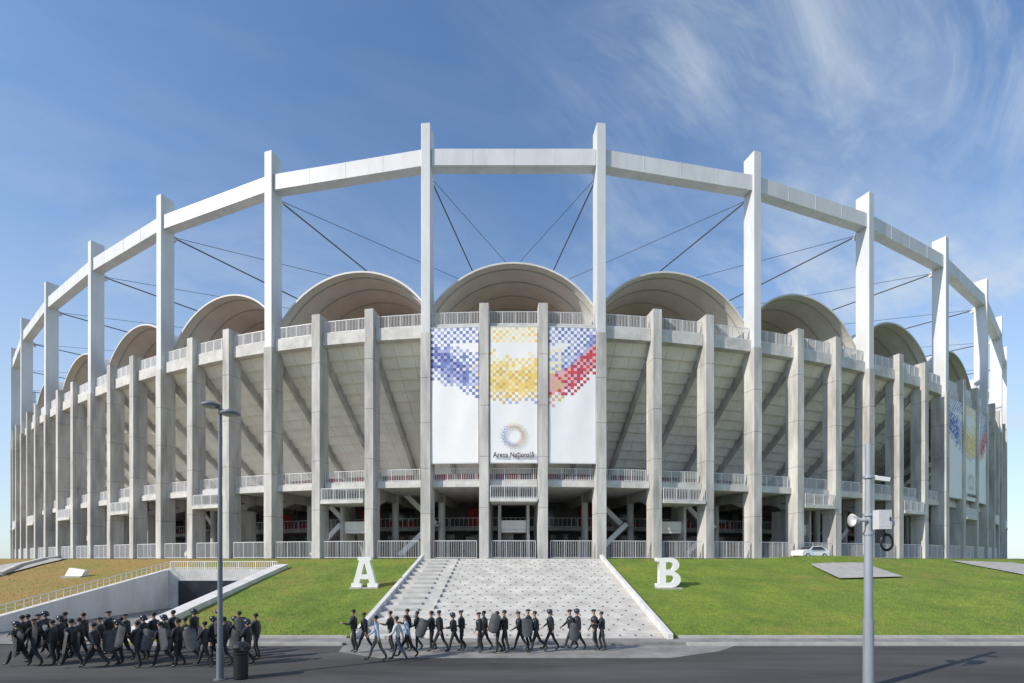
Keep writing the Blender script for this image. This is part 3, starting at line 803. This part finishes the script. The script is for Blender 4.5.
b.tube((px_+.35,py_-.2,5.02),(px_+.42,py_-.2,4.8),.016,n=6)
b.obj('cable_coil',parent=e,smooth=True)
b=MB('box','black'); b.beam((px_,py_,6.72),(px_+.2,py_-.1,6.72),.05,.05); b.beam((px_+.14,py_-.1,6.66),(px_+.5,py_-.22,6.58),.13,.13); b.tube((px_+.5,py_-.22,6.58),(px_+.53,py_-.23,6.575),.05,n=10,mi=1); b.obj('camera_unit',parent=e)
for z in(4.9,5.5,6.7):
    b=MB('pole'); b.tube((px_,py_,z-.04),(px_,py_,z+.04),.15,.15,14); b.obj('clamp',parent=e)
bx,by=-9.25,16.5
e=empty('litter_bin',(bx,by,0),label='black metal litter bin with domed lid on the pavement',category='litter bin')
b=MB('black'); b.lathe((bx,by,0),[(0.001,.0),(.2,.0),(.22,.05),(.24,.85),(.27,.88),(.27,.93),(.2,.93),(.2,.5),(0.001,.5)],18); b.obj('bin_body',parent=e)
b=MB('black'); b.lathe((bx,by,1.1),[(.27,0),(.24,.1),(.12,.17),(0.001,.19)],18)
for q in range(3):
    t=q*2.1; b.tube((bx+.23*math.cos(t),by+.23*math.sin(t),.9),(bx+.24*math.cos(t),by+.24*math.sin(t),1.11),.014,n=6)
b.obj('lid',parent=e)

cx,cy=29.3,47.5; cz=gz(cx,cy)-.02
e=empty('parked_car',(cx,cy,cz),label='small white hatchback parked below the stadium piers',category='car')
th=math.radians(16); R=Matrix.Rotation(th,3,'Z')
def cp(x,y,z): return V((cx,cy,cz))+R@(V((x,y,z))*.84)
prof=[(-1.95,.35),(-1.98,.7),(-1.85,.92),(-.95,1.02),(-.35,1.42),(.9,1.46),(1.55,1.1),(1.85,.95),(1.95,.6),(1.92,.35)]
b=MB('car')
for k in range(len(prof)-1):
    (x0,z0),(x1,z1)=prof[k],prof[k+1]; w0=.82-.16*max(0,(z0-.95)/.5); w1=.82-.16*max(0,(z1-.95)/.5)
    b.face([cp(x0,-w0,z0),cp(x1,-w1,z1),cp(x1,w1,z1),cp(x0,w0,z0)])
    for s in(-1,1): b.face([cp(x0,s*w0,z0),cp(x1,s*w1,z1),cp(x1,s*.82,.35),cp(x0,s*.82,.35)])
b.face([cp(-1.95,-.82,.35),cp(1.92,-.82,.35),cp(1.92,.82,.35),cp(-1.95,.82,.35)])
b.obj('car_body',parent=e)
for s in(-1,1):
    b=MB('glass'); b.face([cp(-.75,s*.83,1.02),cp(1.35,s*.82,1.05),cp(.9,s*.71,1.38),cp(-.3,s*.71,1.36)]); b.obj('side_window',parent=e)
    for x_ in(-1.25,1.2):
        b=MB('black','box'); b.tube(cp(x_,s*.66,.31),cp(x_,s*.86,.31),.26,n=16); b.tube(cp(x_,s*.861,.31),cp(x_,s*.87,.31),.16,n=12,mi=1); b.obj('wheel',parent=e)
b=MB('glass'); b.face([cp(-.93,-.72,1.06),cp(-.93,.72,1.06),cp(-.39,.62,1.415),cp(-.39,-.62,1.415)]); b.obj('windscreen',parent=e)

# ------------------------------------------------------------------ camera
cam=bpy.data.cameras.new('camera'); co=bpy.data.objects.new('camera',cam); COL.objects.link(co)
co.location=(0,0,4.1); co.rotation_euler=(math.pi/2,0,0); cam.sensor_width=36; cam.lens=17; cam.shift_y=0.2122
cam.clip_end=20000; S.camera=co
# ------------------------------------------------------------------ light
el=34; sd=V((-0.86,-0.51,0)).normalized()
d=V((sd.x*math.cos(math.radians(el)),sd.y*math.cos(math.radians(el)),math.sin(math.radians(el))))
sun=bpy.data.lights.new('sun','SUN'); sun.energy=4.5; sun.angle=math.radians(.5); sun.color=(1,.92,.81)
so=bpy.data.objects.new('sun',sun); COL.objects.link(so); so.rotation_euler=d.to_track_quat('Z','Y').to_euler(); so.location=(-60,-40,60)
w=bpy.data.worlds.new('World'); S.world=w; w.use_nodes=True; N=w.node_tree.nodes; L=w.node_tree.links
bg=N['Background']; bg.inputs[1].default_value=0.15
sky=N.new('ShaderNodeTexSky'); sky.sky_type='NISHITA'; sky.sun_disc=False; sky.sun_elevation=math.radians(el)
sky.sun_rotation=math.atan2(sd.x,sd.y)%(2*math.pi); sky.air_density=1.0; sky.dust_density=0.4; sky.ozone_density=1.6
tint=N.new('ShaderNodeMixRGB'); tint.blend_type='MULTIPLY'; tint.inputs[0].default_value=1; tint.inputs[2].default_value=(0.96,1.16,1.32,1)
L.new(sky.outputs[0],tint.inputs[1])
tc=N.new('ShaderNodeTexCoord'); sp=N.new('ShaderNodeSeparateXYZ'); L.new(tc.outputs['Generated'],sp.inputs[0])
def math_(op,a,b_=None):
    n=N.new('ShaderNodeMath'); n.operation=op
    for k,q in enumerate((a,b_)):
        if q is None: continue
        if isinstance(q,(int,float)): n.inputs[k].default_value=q
        else: L.new(q,n.inputs[k])
    return n.outputs[0]
zz=math_('ADD',math_('MAXIMUM',sp.outputs['Z'],0.0),0.25)
cxn=math_('DIVIDE',sp.outputs['X'],zz); cyn=math_('DIVIDE',sp.outputs['Y'],zz)
cb=N.new('ShaderNodeCombineXYZ'); L.new(cxn,cb.inputs[0]); L.new(cyn,cb.inputs[1])
def maprange(src,a,b_,c,d_):
    n=N.new('ShaderNodeMapRange'); n.inputs['From Min'].default_value=a; n.inputs['From Max'].default_value=b_; n.inputs['To Min'].default_value=c; n.inputs['To Max'].default_value=d_
    L.new(src,n.inputs['Value']); n.interpolation_type='SMOOTHSTEP'; return n.outputs[0]
def cloud(rot,sc,scale,lo,hi,dist,seed,rough=.58):
    m0=N.new('ShaderNodeMapping'); m0.inputs['Rotation'].default_value=(0,0,math.radians(-rot)); L.new(cb.outputs[0],m0.inputs['Vector'])
    mp=N.new('ShaderNodeMapping'); mp.inputs['Scale'].default_value=sc; mp.inputs['Location'].default_value=(seed,seed*.7,seed)
    L.new(m0.outputs[0],mp.inputs['Vector'])
    n=N.new('ShaderNodeTexNoise'); n.inputs['Scale'].default_value=scale; n.inputs['Detail'].default_value=10; n.inputs['Roughness'].default_value=rough; n.inputs['Distortion'].default_value=dist
    L.new(mp.outputs[0],n.inputs['Vector'])
    return maprange(n.outputs['Fac'],lo,hi,0,1)
c1=cloud(35,(0.8,2.6,1),2.2,.34,.78,.8,3.1,.62)
c4=cloud(12,(0.9,2.4,1),1.8,.38,.80,.8,31.7,.60)
c2=cloud(30,(1,1,1),1.7,.32,.58,.4,5.2)
c3=cloud(15,(1,1.8,1),1.6,.36,.72,.6,12.3,.6)
gx=maprange(sp.outputs['X'],.0,.30,.10,1.0)
lowz=maprange(sp.outputs['Z'],.66,.30,.03,.55)
fac=math_('MULTIPLY',math_('MULTIPLY',math_('MAXIMUM',c1,math_('MULTIPLY',c4,.8)),math_('ADD',math_('MULTIPLY',c2,.75),.25)),gx); fac=math_('MULTIPLY',fac,.80)
fac=math_('MINIMUM',math_('ADD',fac,math_('MULTIPLY',c3,lowz)),.9)
hz=maprange(sp.outputs['Z'],.65,0.02,0,.62)
fac=math_('MAXIMUM',fac,hz)
mx=N.new('ShaderNodeMixRGB'); L.new(fac,mx.inputs[0]); L.new(tint.outputs[0],mx.inputs[1]); mx.inputs[2].default_value=(4.4,4.95,5.5,1)
L.new(mx.outputs[0],bg.inputs[0])
S.view_settings.view_transform='Standard'; S.view_settings.look='None'; S.view_settings.exposure=0; S.view_settings.gamma=1
